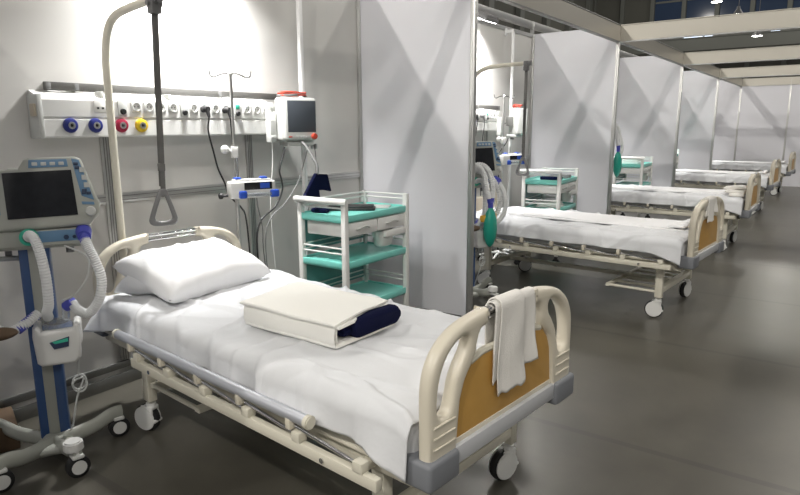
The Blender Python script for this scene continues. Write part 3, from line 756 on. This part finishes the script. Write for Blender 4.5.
copy_to(tr, (T2[0], T2[1], 0), T2[2], 'teal and white trolley behind the second bed')
copy_to(tr, (.69, 9.69, 0), .05, 'teal and white trolley behind the third bed, beside a green bag')
copy_to(tr, (.38, 12.98, 0), .0, 'teal and white trolley behind the fourth bed, only a sliver in view')
# things on the trolleys
bb = B(); bb.box((-.17, -.06, 0), (.17, .06, .020), .008); bb.box((-.03, -.055, .018), (.16, .055, .034), .008); bb.box((-.155, -.03, .018), (-.06, .03, .028), .004)
o = tag(bb.build('instrument_case', 'black'), 'flat black case on the top shelf of the nearest trolley', 'case'); o.location = (.52, 3.26, .839); o.rotation_euler = (0, 0, .62)
bb = B(); bb.box((-.12, -.085, 0), (.12, .085, .007), .002); bb.box((-.118, -.083, .007), (.0, .083, .012), .002)
o = tag(bb.build('booklet', 'lgrey'), 'grey booklet lying behind the black case on the nearest trolley', 'booklet'); o.location = (.55, 3.47, .839); o.rotation_euler = (0, 0, .5)
bb = B(); bb.box((-.06, -.03, 0), (.06, .03, .03), .012)
o = tag(bb.build('device_pouch', 'navy'), 'small navy pouch at the handle end of the nearest trolley', 'pouch'); o.location = (.44, 3.04, .839); o.rotation_euler = (0, 0, .2)
bb = B(); bb.box((-.11, -.05, 0), (.11, .05, .035), .010); bb.box((-.02, -.045, .033), (.10, .045, .05), .006)
o = tag(bb.build('device_pouch', 'navy'), 'dark blue pouch on the top shelf of the second trolley', 'pouch'); o.location = (.74, 6.32, .839); o.rotation_euler = (0, 0, .1)
bb = B(); bb.box((-.13, -.1, 0), (.13, .1, .012), .003); bb.box((-.12, -.095, .012), (.12, .09, .035), .006); bb.box((-.125, -.09, .034), (.11, .095, .06), .006)
o = tag(bb.build('linen_pack', 'whitepl'), 'white linen packs stacked on the middle shelf of the second trolley', 'linen'); o.location = (.70, 6.42, .539); o.rotation_euler = (0, 0, .1)
bb = B(); bb.box((-.05, -.04, 0), (.05, .04, .04), .008)
o = tag(bb.build('small_box', 'grip'), 'small grey box at the front corner of the second trolley top', 'box'); o.location = (.80, 6.58, .839)
bb = B(); bb.box((-.14, -.1, 0), (.14, .1, .05), .01); bb.box((-.13, -.09, .05), (.13, .09, .085), .012)
o = tag(bb.build('linen_pack', 'whitepl'), 'white linen pack on the top shelf of the third trolley', 'linen'); o.location = (.66, 9.62, .839)
# navy pressure cuff hanging from the monitor
r = empty('pressure_cuff', 'navy blood pressure cuff hanging from the nearest monitor over the trolley', 'pressure cuff', (.42, 3.04, 0))
bb = B()
def slab(pts, x0, x1):
    f = [bb.bm.verts.new((x1, y, z)) for y, z in pts]; k = [bb.bm.verts.new((x0, y, z)) for y, z in pts]
    bb.bm.faces.new(f); bb.bm.faces.new(k[::-1])
    for i in range(len(pts)): j = (i + 1) % len(pts); bb.bm.faces.new((f[i], k[i], k[j], f[j]))
slab([(-.135, .960), (-.02, 1.10), (-.005, 1.10), (.015, .935), (-.03, .93)], -.012, .012)
slab([(-.01, 1.095), (.115, 1.085), (.15, .965), (.08, .985), (.015, .985)], -.03, -.006)
bmesh.ops.bevel(bb.bm, geom=list(bb.bm.edges), offset=.004, segments=2, affect='EDGES')
bb.build('cuff_wrap', 'navy', r)
bb = B(); bb.tube(cr([(0, .0, 1.09), (-.01, .012, 1.15), (-.09, .02, 1.25), (-.145, .02, 1.30)], 6), .009, 10); bb.build('cuff_hose', 'cable', r)

# ------------------------------------------------------------------ cords
def cord(name, label, pts, rad, m, plug=None):
    r = empty(name, label, 'cable', pts[0]); o = Vector(pts[0])
    bb = B(); bb.tube([p - o for p in cr(pts, 8)], rad, 8); bb.build('cord', m, r)
    if plug: bb = B(); bb.cyl((-.018, 0, 0), (.03, 0, -.002), .021, .016); bb.cyl((.02, 0, .0), (.035, 0, -.05), .013, .008); bb.build('plug', m, r)
    return r
cord('power_cord', 'black power cord plugged into the console left of the infusion stand', [(.125, 2.405, 1.508), (.155, 2.405, 1.46), (.13, 2.415, 1.38), (.12, 2.452, 1.255), (.125, 2.475, 1.15), (.13, 2.515, 1.06), (.14, 2.535, .98), (.17, 2.60, .90), (.20, 2.61, .82), (.20, 2.63, .5), (.18, 2.66, .25), (.12, 2.75, -.04)], .0055, 'black', 1)
cord('power_cord', 'black power cord plugged into the console right behind the infusion stand', [(.125, 2.565, 1.505), (.155, 2.565, 1.45), (.14, 2.585, 1.35), (.20, 2.56, 1.22), (.25, 2.52, 1.12), (.27, 2.50, 1.05)], .0055, 'black', 1)
cord('monitor_cord', 'black cord hanging from the nearest monitor to the floor', [(.20, 2.97, 1.27), (.20, 2.955, 1.22), (.20, 2.915, 1.12), (.20, 2.93, 1.05), (.205, 2.925, .98), (.20, 2.86, .88), (.20, 2.72, .79), (.21, 2.68, .6), (.2, 2.74, .2), (.14, 2.8, -.04)], .006, 'black')
cord('sensor_lead', 'thin grey lead looping down from the right of the nearest monitor', [(.245, 3.15, 1.27), (.25, 3.10, 1.17), (.25, 3.03, 1.03), (.25, 2.9, .90), (.25, 2.78, .825), (.25, 2.72, .7), (.24, 2.74, .4), (.18, 2.86, -.04)], .0035, 'cable')
cord('sensor_lead', 'grey lead hanging straight below the right edge of the nearest monitor', [(.25, 3.20, 1.28), (.25, 3.215, 1.2), (.25, 3.212, 1.05), (.24, 3.20, .98), (.2, 3.10, .6), (.2, 3.05, -.04)], .003, 'cable')
cord('sensor_lead', 'white lead hanging from the holder at the console end', [(.13, 2.925, 1.305), (.13, 2.92, 1.15), (.13, 2.89, .95), (.14, 2.88, .7), (.15, 2.90, .3), (.15, 2.93, -.04)], .0028, 'cablew')
cord('infusion_line', 'thin dark line hanging below the nearest infusion pump', [(.38, 2.545, 1.005), (.385, 2.545, .93), (.40, 2.56, .80), (.36, 2.60, .62), (.34, 2.66, .3), (.33, 2.72, -.04)], .004, 'cable')
D2 = Vector((.0, BAY, 0))
cord('power_cord', 'black power cord plugged into the second console, left of two', [Vector(p) + D2 for p in [(.125, 2.358, 1.508), (.15, 2.36, 1.44), (.12, 2.37, 1.25), (.12, 2.39, 1.0), (.1, 2.4, -.04)]], .006, 'black', 1)
cord('power_cord', 'grey power cord plugged into the second console, right of two', [Vector(p) + D2 for p in [(.125, 2.518, 1.508), (.15, 2.52, 1.44), (.13, 2.52, 1.25), (.13, 2.52, 1.0), (.1, 2.5, -.04)]], .006, 'cable', 1)
cord('monitor_cord', 'black cord curling below the second monitor', [Vector(p) + D2 for p in [(.20, 2.99, 1.27), (.22, 2.9, 1.22), (.2, 2.76, 1.10), (.2, 2.76, .95), (.2, 2.78, .8), (.2, 2.8, -.04)]], .006, 'black')
bb = B(); bb.box((-.12, -.10, 0), (.12, .10, .12), .004); bb.box((-.12, -.005, .12), (.12, .005, .122))
bb.box((-.125, -.105, .09), (.125, -.095, .125), .002)
o = tag(bb.build('cardboard_box', 'cardboard'), 'brown cardboard box on the floor by the wall behind the nearest ventilator', 'box'); o.location = (.15, 1.07, FZ); o.rotation_euler = (0, 0, -.3)

# ------------------------------------------------------------------ ventilator
def make_vent():
    """front faces +x, viewer's right is +y."""
    root = empty('ventilator', 'x', 'ventilator')
    HC = .065                                                   # centre line of the head
    hp = [(HC - .245, 1.005), (HC - .235, 1.06), (HC - .195, 1.232), (HC - .18, 1.244), (HC - .085, 1.248), (HC - .062, 1.284), (HC - .045, 1.292), (HC + .125, 1.294), (HC + .148, 1.283), (HC + .205, 1.09), (HC + .20, 1.05), (HC + .155, 1.003), (HC - .22, .996)]
    hd = PL
    tilt = TR(.10, 0, 1.0) @ ROTY(-.14) @ TR(-.10, 0, -1.0)
    bb = B(); bb.plate([hp], .11, .016, tilt @ TR(.075, 0, 0) @ hd)
    back = [(HC - .20, 1.02), (HC - .13, 1.26), (HC + .12, 1.265), (HC + .17, 1.05), (HC + .14, 1.02)]
    bb.plate([back], .12, .02, tilt @ TR(-.02, 0, 0) @ hd); h = bb.build('head_housing', 'ventgrey', root)
    FX = .130
    def face(pts, d, name, m, par=h, bev=.001): q = B(); q.plate([pts], d, bev, tilt @ TR(FX + d / 2 - .002, 0, 0) @ hd); return q.build(name, m, par)
    face([(HC - .135, 1.045), (HC - .140, 1.232), (HC + .108, 1.238), (HC + .118, 1.050)], .007, 'screen', 'screen')
    face([(HC - .046, 1.250), (HC - .042, 1.282), (HC + .095, 1.283), (HC + .098, 1.252)], .006, 'key_strip', 'keyblue')
    side = face([(HC + .112, 1.285), (HC + .140, 1.278), (HC + .184, 1.108), (HC + .138, 1.128)], .006, 'key_strip', 'keyblue')
    for z, y in ((1.262, .127), (1.246, .131), (1.15, .150), (1.138, .166), (1.14, .148)):
        q = B(); q.box((FX + .003, HC + y - .009, z - .006), (FX + .010, HC + y + .009, z + .006), .002, T=tilt); q.build('key', 'keydark', h)
    for k in range(4): q = B(); q.box((FX + .003, HC - .032 + .032 * k, 1.258), (FX + .008, HC - .012 + .032 * k, 1.272), .002, T=tilt); q.build('key', 'lgrey', h)
    for k in range(3): q = B(); q.box((FX + .003, HC + .140 + .006 * k, 1.245 - .032 * k), (FX + .008, HC + .158 + .006 * k, 1.228 - .032 * k), .002, T=tilt); q.build('key', 'lgrey', h)
    face([(HC + .138, 1.092), (HC + .135, 1.104), (HC + .182, 1.100), (HC + .184, 1.088)], .005, 'label_strip', 'keyblue')
    q = B(); q.lathe([(0, .028), (.017, .026), (.021, .0), (0, 0)], tilt @ TR(FX, HC + .166, 1.062) @ ROTY(PI / 2)); q.build('control_knob', 'lgrey', h)
    face([(HC - .20, 1.065), (HC - .195, 1.10), (HC - .160, 1.10), (HC - .158, 1.065)], .005, 'key_strip', 'keyblue')
    # pneumatic module
    bb = B(); bb.box((-.13, HC - .235, .925), (.115, HC + .160, 1.0), .012, 3); bb.box((-.10, HC - .2, .915), (.09, HC + .12, .93), .004); mod = bb.build('pneumatic_module', 'ventgrey', root)
    bb = B(); bb.box((.11, HC - .06, .945), (.118, HC + .158, .992), .002); bb.build('module_panel', 'keyblue', mod)
    for y, rr in ((.065, .010), (.095, .007)): bb = B(); bb.cyl((.115, HC + y, .962), (.126, HC + y, .962), rr); bb.build('port_screw', 'keydark', mod)
    bb = B(); bb.cyl((.02, HC + .07, .88), (.02, HC + .07, .93), .016); bb.build('gas_fitting', 'grip', mod)
    bb = B(); bb.cyl((.02, HC - .16, .885), (.02, HC - .16, .93), .013); bb.build('gas_fitting', 'grip', mod)
    bb = B(); bb.lathe([(.020, 0), (.034, 0), (.036, .004), (.034, .022), (.022, .024), (.020, .0)], TR(.112, -.005, .972) @ ROTY(PI / 2)); gp = tag(bb.build('green_port', 'greenring', mod), 'green breathing port')
    bb = B(); bb.cyl((.11, .196, .98), (.165, .198, .965), .032, .026); bb.cyl((.15, .197, .972), (.17, .199, .94), .022, .018); bp = tag(bb.build('blue_connector', 'plug', mod), 'violet-blue connector')
    # column and base
    bb = B(); bb.box((-.04, -.058, .015), (.055, .058, .93), .012, 3); col = bb.build('column', 'ventcol', root)
    bb = B(); bb.box((.05, -.022, .03), (.060, .020, .92), .003); bb.build('column_strip', 'ventgrey', col)
    bb = B(); GZ = FZ + .012; hub = Vector((.075, .0, GZ)); ends = [(.288, .088), (-.022, .258), (.275, -.19), (-.14, -.255)]
    for i, (x, y) in enumerate(ends):
        e = Vector((x, y, GZ)); d = e - hub
        bb.tube(cr([hub - d * .12 + Vector((0, 0, .075)), hub + d * .25 + Vector((0, 0, .082)), hub + d * .6 + Vector((0, 0, .092)), hub + d * .88 + Vector((0, 0, .118)), hub + d * 1.06 + Vector((0, 0, .118))], 6), .034, 14, flat=.55)
    bb.box((-.075, -.075, FZ + .06), (.16, .075, FZ + .10), .02, 3); base = bb.build('base', 'ventgrey', root)
    bb = B(); bb.cyl((.272, .078, GZ + .115), (.272, .078, GZ + .158), .040, .038, bev=.006); bb.build('foot_pedal', 'whitepl', base)
    for i, (x, y) in enumerate(ends):
        bb = B(); T = TR(x, y, GZ) @ ROTZ((1.9, 1.75, 1.9, 1.6)[i]) @ Matrix.Scale(1.2, 4)
        bb.lathe([(0, -.016), (.030, -.016), (.039, -.012), (.040, 0), (.039, .012), (.030, .016), (0, .016)], T @ TR(0, 0, .040) @ ROTX(PI / 2)); cs = bb.build('caster', 'black', root)
        bb = B(); bb.cyl((0, -.019, .040), (0, .019, .040), .025); bb.cyl((0, 0, .075), (0, 0, .095), .012); bb.box((-.02, -.022, .072), (.02, .022, .086), .005); bmesh.ops.transform(bb.bm, matrix=T, verts=bb.bm.verts); bb.build('caster_cover', 'whitepl', cs)
    # humidifier
    bb = B(); bb.plate([[(-.022, .445), (-.03, .56), (-.026, .602), (-.012, .606), (.004, .578), (.118, .584), (.130, .606), (.143, .60), (.148, .55), (.14, .46), (.125, .435), (-.005, .43)]], .05, .014, TR(.165, 0, 0) @ ROTZ(-.12) @ PL)
    bb.box((.05, -.02, .43), (.16, .14, .52), .016, 3); bb.box((.05, -.03, .50), (.16, .0, .60), .012); bb.box((.05, .12, .50), (.16, .15, .60), .012); hu = bb.build('humidifier', 'whitepl', root)
    bb = B(); bb.plate([[(.03, .535), (.045, .505), (.10, .512), (.105, .555)]], .006, .001, TR(.193, .0, 0) @ ROTZ(-.12) @ PL); bb.build('display', 'keydark', hu)
    bb = B(); bb.plate([[(.04, .538), (.05, .528), (.10, .535), (.10, .55)]], .006, .001, TR(.1945, .0, 0) @ ROTZ(-.12) @ PL); bb.build('display_label', 'greenring', hu)
    bb = B(); bb.box((.186, .098, .528), (.192, .128, .545), .001); tag(bb.build('label', 'gyel', hu), 'small yellow label')
    bb = B(); bb.cyl((.11, .06, .515), (.11, .06, .55), .057); bb.build('heater_plate', 'chrome', hu)
    bb = B(); bb.lathe([(0, .0), (.056, .0), (.06, .008), (.058, .04), (.045, .055), (.02, .062), (.0, .063)], TR(.11, .06, .55), 28); wc = bb.build('water_chamber', 'clear', hu)
    bb = B(); bb.cyl((.11, .03, .60), (.115, .022, .665), .016); bb.cyl((.11, .095, .60), (.115, .10, .675), .016); bb.build('chamber_port', 'clear', wc)
    bb = B(); bb.cyl((.115, .10, .66), (.135, .13, .685), .022); bb.build('blue_cuff', 'plug', hu)
    # corrugated hoses
    def hose(pts, r=.0195):
        q = B(); p = cr(pts, 16); q.tube(p, r, 14, rf=lambda i, n: r * (1 + .07 * (1 if i % 2 else -1) * (i > 1 and i < n - 2))); return q
    hs = hose([(.13, -.005, .972), (.165, .003, .985), (.19, .022, .965), (.195, .036, .90), (.19, .044, .80), (.18, .042, .70), (.15, .03, .655), (.11, .03, .62)]); hs.build('breathing_hose', 'hose', root)
    hs = hose([(.16, .198, .955), (.185, .210, .92), (.20, .232, .86), (.20, .247, .78), (.19, .228, .69), (.17, .185, .635), (.15, .145, .650), (.13, .125, .680)]); hs.build('breathing_hose', 'hose', root)
    bb = B(); bb.tube(cr([(.12, .12, .925), (.17, .20, .88), (.18, .195, .80), (.16, .14, .72), (.12, .09, .69)], 10), .004, 8); bb.build('sensor_line', 'cablew', root)
    hs = hose([(.12, -.19, .95), (.20, -.22, .86), (.25, -.21, .72), (.24, -.12, .62), (.21, -.05, .63), (.17, .0, .66)]); hs.build('breathing_hose', 'hose', root)
    bb = B(); bb.cyl((.17, -.005, .655), (.225, -.075, .615), .021); bb.build('blue_connector', 'plug', root)
    # hose arm on the left
    bb = B(); bb.tube(cr([(-.02, -.04, .86), (.02, -.10, .872), (.06, -.18, .86), (.16, -.24, .70), (.22, -.20, .62), (.25, -.10, .62)], 6), .011, 10); bb.build('hose_arm', 'greypl', root)
    bb = B(); bb.ball((.27, -.145, .62), .05, (1.0, 1.6, .5)); bb.build('test_lung', 'cardboard', root)
    # coiled white lead hanging from the column
    bb = B(); pts = [(.06, .118, .46), (.062, .122, .40)]
    for k in range(24): t = k / 23 * 4.2 * PI; pts.append((.062 + .006 * math.sin(t * 1.7), .117 + .028 * math.sin(t), .30 + .035 * math.cos(t) - .001 * k))
    pts += [(.06, .10, .22), (.03, .075, .10), (.0, .06, .04)]
    bb.tube(cr(pts, 5), .0045, 8); bb.build('coiled_lead', 'cablew', root)
    return root
vent = make_vent(); vent.location = (.455, 1.222, -.012); vent.rotation_euler = (0, 0, -.5); vent['group'] = 'ventilators'
vent['label'] = 'nearest ventilator with a dark screen, blue column and white hoses left of the first bed'
V2 = (.735, 4.51); copy_to(vent, (*V2, -.012), -.45, 'ventilator half hidden by the first divider, left of the second bed')
copy_to(vent, (.55, 7.71, -.012), -.10, 'ventilator hidden behind the second divider, left of the third bed')
# breathing circuit with a green reservoir bag
def make_bag():
    root = empty('breathing_bag', 'x', 'breathing bag')          # origin at the neck of the bag
    prof = [(0, -.335), (.012, -.333), (.035, -.31), (.062, -.26), (.072, -.19), (.066, -.11), (.046, -.05), (.02, -.012), (.014, .0), (0, .0)]
    bb = B(); bb.lathe([(r, z) for r, z in prof], Matrix.Diagonal((.72, 1, 1, 1)), 28); bb.build('bag', 'green', root, smooth=70)
    bb = B(); bb.cyl((0, 0, -.012), (0, 0, .035), .021); bb.cyl((0, -.02, .03), (0, -.032, .07), .016); bb.cyl((0, .02, .03), (0, .032, .07), .016); bb.build('y_connector', 'plug', root)
    def hose(pts, r=.0205):
        q = B(); q.tube(cr(pts, 14), r, 12, rf=lambda i, n: r * (1 + .12 * (1 if i % 2 else -1))); return q
    hose([(0, -.032, .065), (-.01, -.05, .14), (-.02, -.075, .24), (-.05, -.12, .32), (-.13, -.19, .34), (-.2, -.22, .30)]).build('breathing_hose', 'hose', root)
    hose([(0, .032, .065), (.0, .03, .14), (-.01, -.0, .26), (-.05, -.06, .33), (-.12, -.15, .32), (-.2, -.19, .28)]).build('breathing_hose', 'hose', root)
    hose([(-.19, -.10, .29), (-.10, .02, .27), (-.03, .10, .20), (.0, .16, .06), (-.02, .16, -.07), (-.10, .10, -.16), (-.18, .02, -.2)]).build('breathing_hose', 'hose', root)
    return root
bg = make_bag(); bg.location = (.97, 4.475, .765); bg.rotation_euler = (0, 0, .0); bg['group'] = 'green breathing bags'
bg['label'] = 'green breathing bag hanging beside the first divider, in front of the second bed'
copy_to(bg, (.92, 8.055, 1.09), 0, 'green breathing bag at the edge of the second divider, by the third trolley')
bb = B(); bb.ball((0, 0, 0), .1, (.35, 1.0, .42)); bb.box((-.03, -.10, -.03), (.03, .10, .028), .012)
o = tag(bb.build('supply_bag', 'yellow'), 'yellow bag hung on the ventilator behind the green breathing bag', 'bag'); o.location = (.93, 4.52, .665)

# ------------------------------------------------------------------ hall lamps
def make_hall_lamp():
    root = empty('high_bay_lamp', 'x', 'lamp')
    bb = B(); bb.lathe([(0, .55), (.10, .55), (.12, .35), (.36, .02), (.38, 0), (.35, 0), (.11, .30), (0, .32)], None, 28); bb.cyl((0, 0, .5), (0, 0, 12.0), .02, seg=8); h = bb.build('lamp_shade', 'grip', root)
    bb = B(); bb.lathe([(0, -.02), (.2, -.015), (.33, .01), (.33, .03), (0, .03)], None, 28); bb.build('lamp_lens', 'lampface', h)
    return root
hl = make_hall_lamp(); hl.location = (-4.378, 55, 9.66); hl['group'] = 'high bay lamps far down the hall'; hl['label'] = 'high bay lamp seen just above the first cross fascia'
copy_to(hl, (-5.1, 50, 9.85), 0, 'high bay lamp at the very top edge of the picture')
copy_to(hl, (-2.967, 55, 7.95), 0, 'high bay lamp glowing below the first cross fascia')

# ------------------------------------------------------------------ light
HALL_W, FLOOD_W, AMB = 560, 45, .085
rows = {-4.7: 1.5, 4.3: 1.0, 7.6: .55, 14.2: .7}
for x, k in rows.items():
    for y, q in ((-14.5, 1.3), (-6.5, 2.4), (1.5, .3), (9.5, .9), (17.5, .8)):
        la = bpy.data.lights.new('hall_light', 'POINT'); la.energy = HALL_W * k * q; la.shadow_soft_size = .16; la.color = (1, .955, .88)
        o = bpy.data.objects.new('hall_light', la); COL.objects.link(o); o.location = (x, y, 9.7)
flood_energy()
for x, y in ((-12, 62), (0, 62), (12, 62), (-12, 40), (6, 40)):  # added unseen fill lights, only there to brighten the far hall walls
    la = bpy.data.lights.new('hall_light', 'POINT'); la.energy = 1100; la.shadow_soft_size = .3; la.color = (1, .955, .88)
    o = bpy.data.objects.new('hall_light', la); COL.objects.link(o); o.location = (x, y, 14)
w = bpy.data.worlds.new('hall_air'); SC.world = w; w.use_nodes = True
w.node_tree.nodes['Background'].inputs['Color'].default_value = (.93, .96, 1, 1); w.node_tree.nodes['Background'].inputs['Strength'].default_value = AMB

SC.view_settings.view_transform = 'Standard'; SC.view_settings.look = 'None'; SC.view_settings.gamma = 1; SC.view_settings.use_curve_mapping = False
SC.view_settings.exposure = 0.17
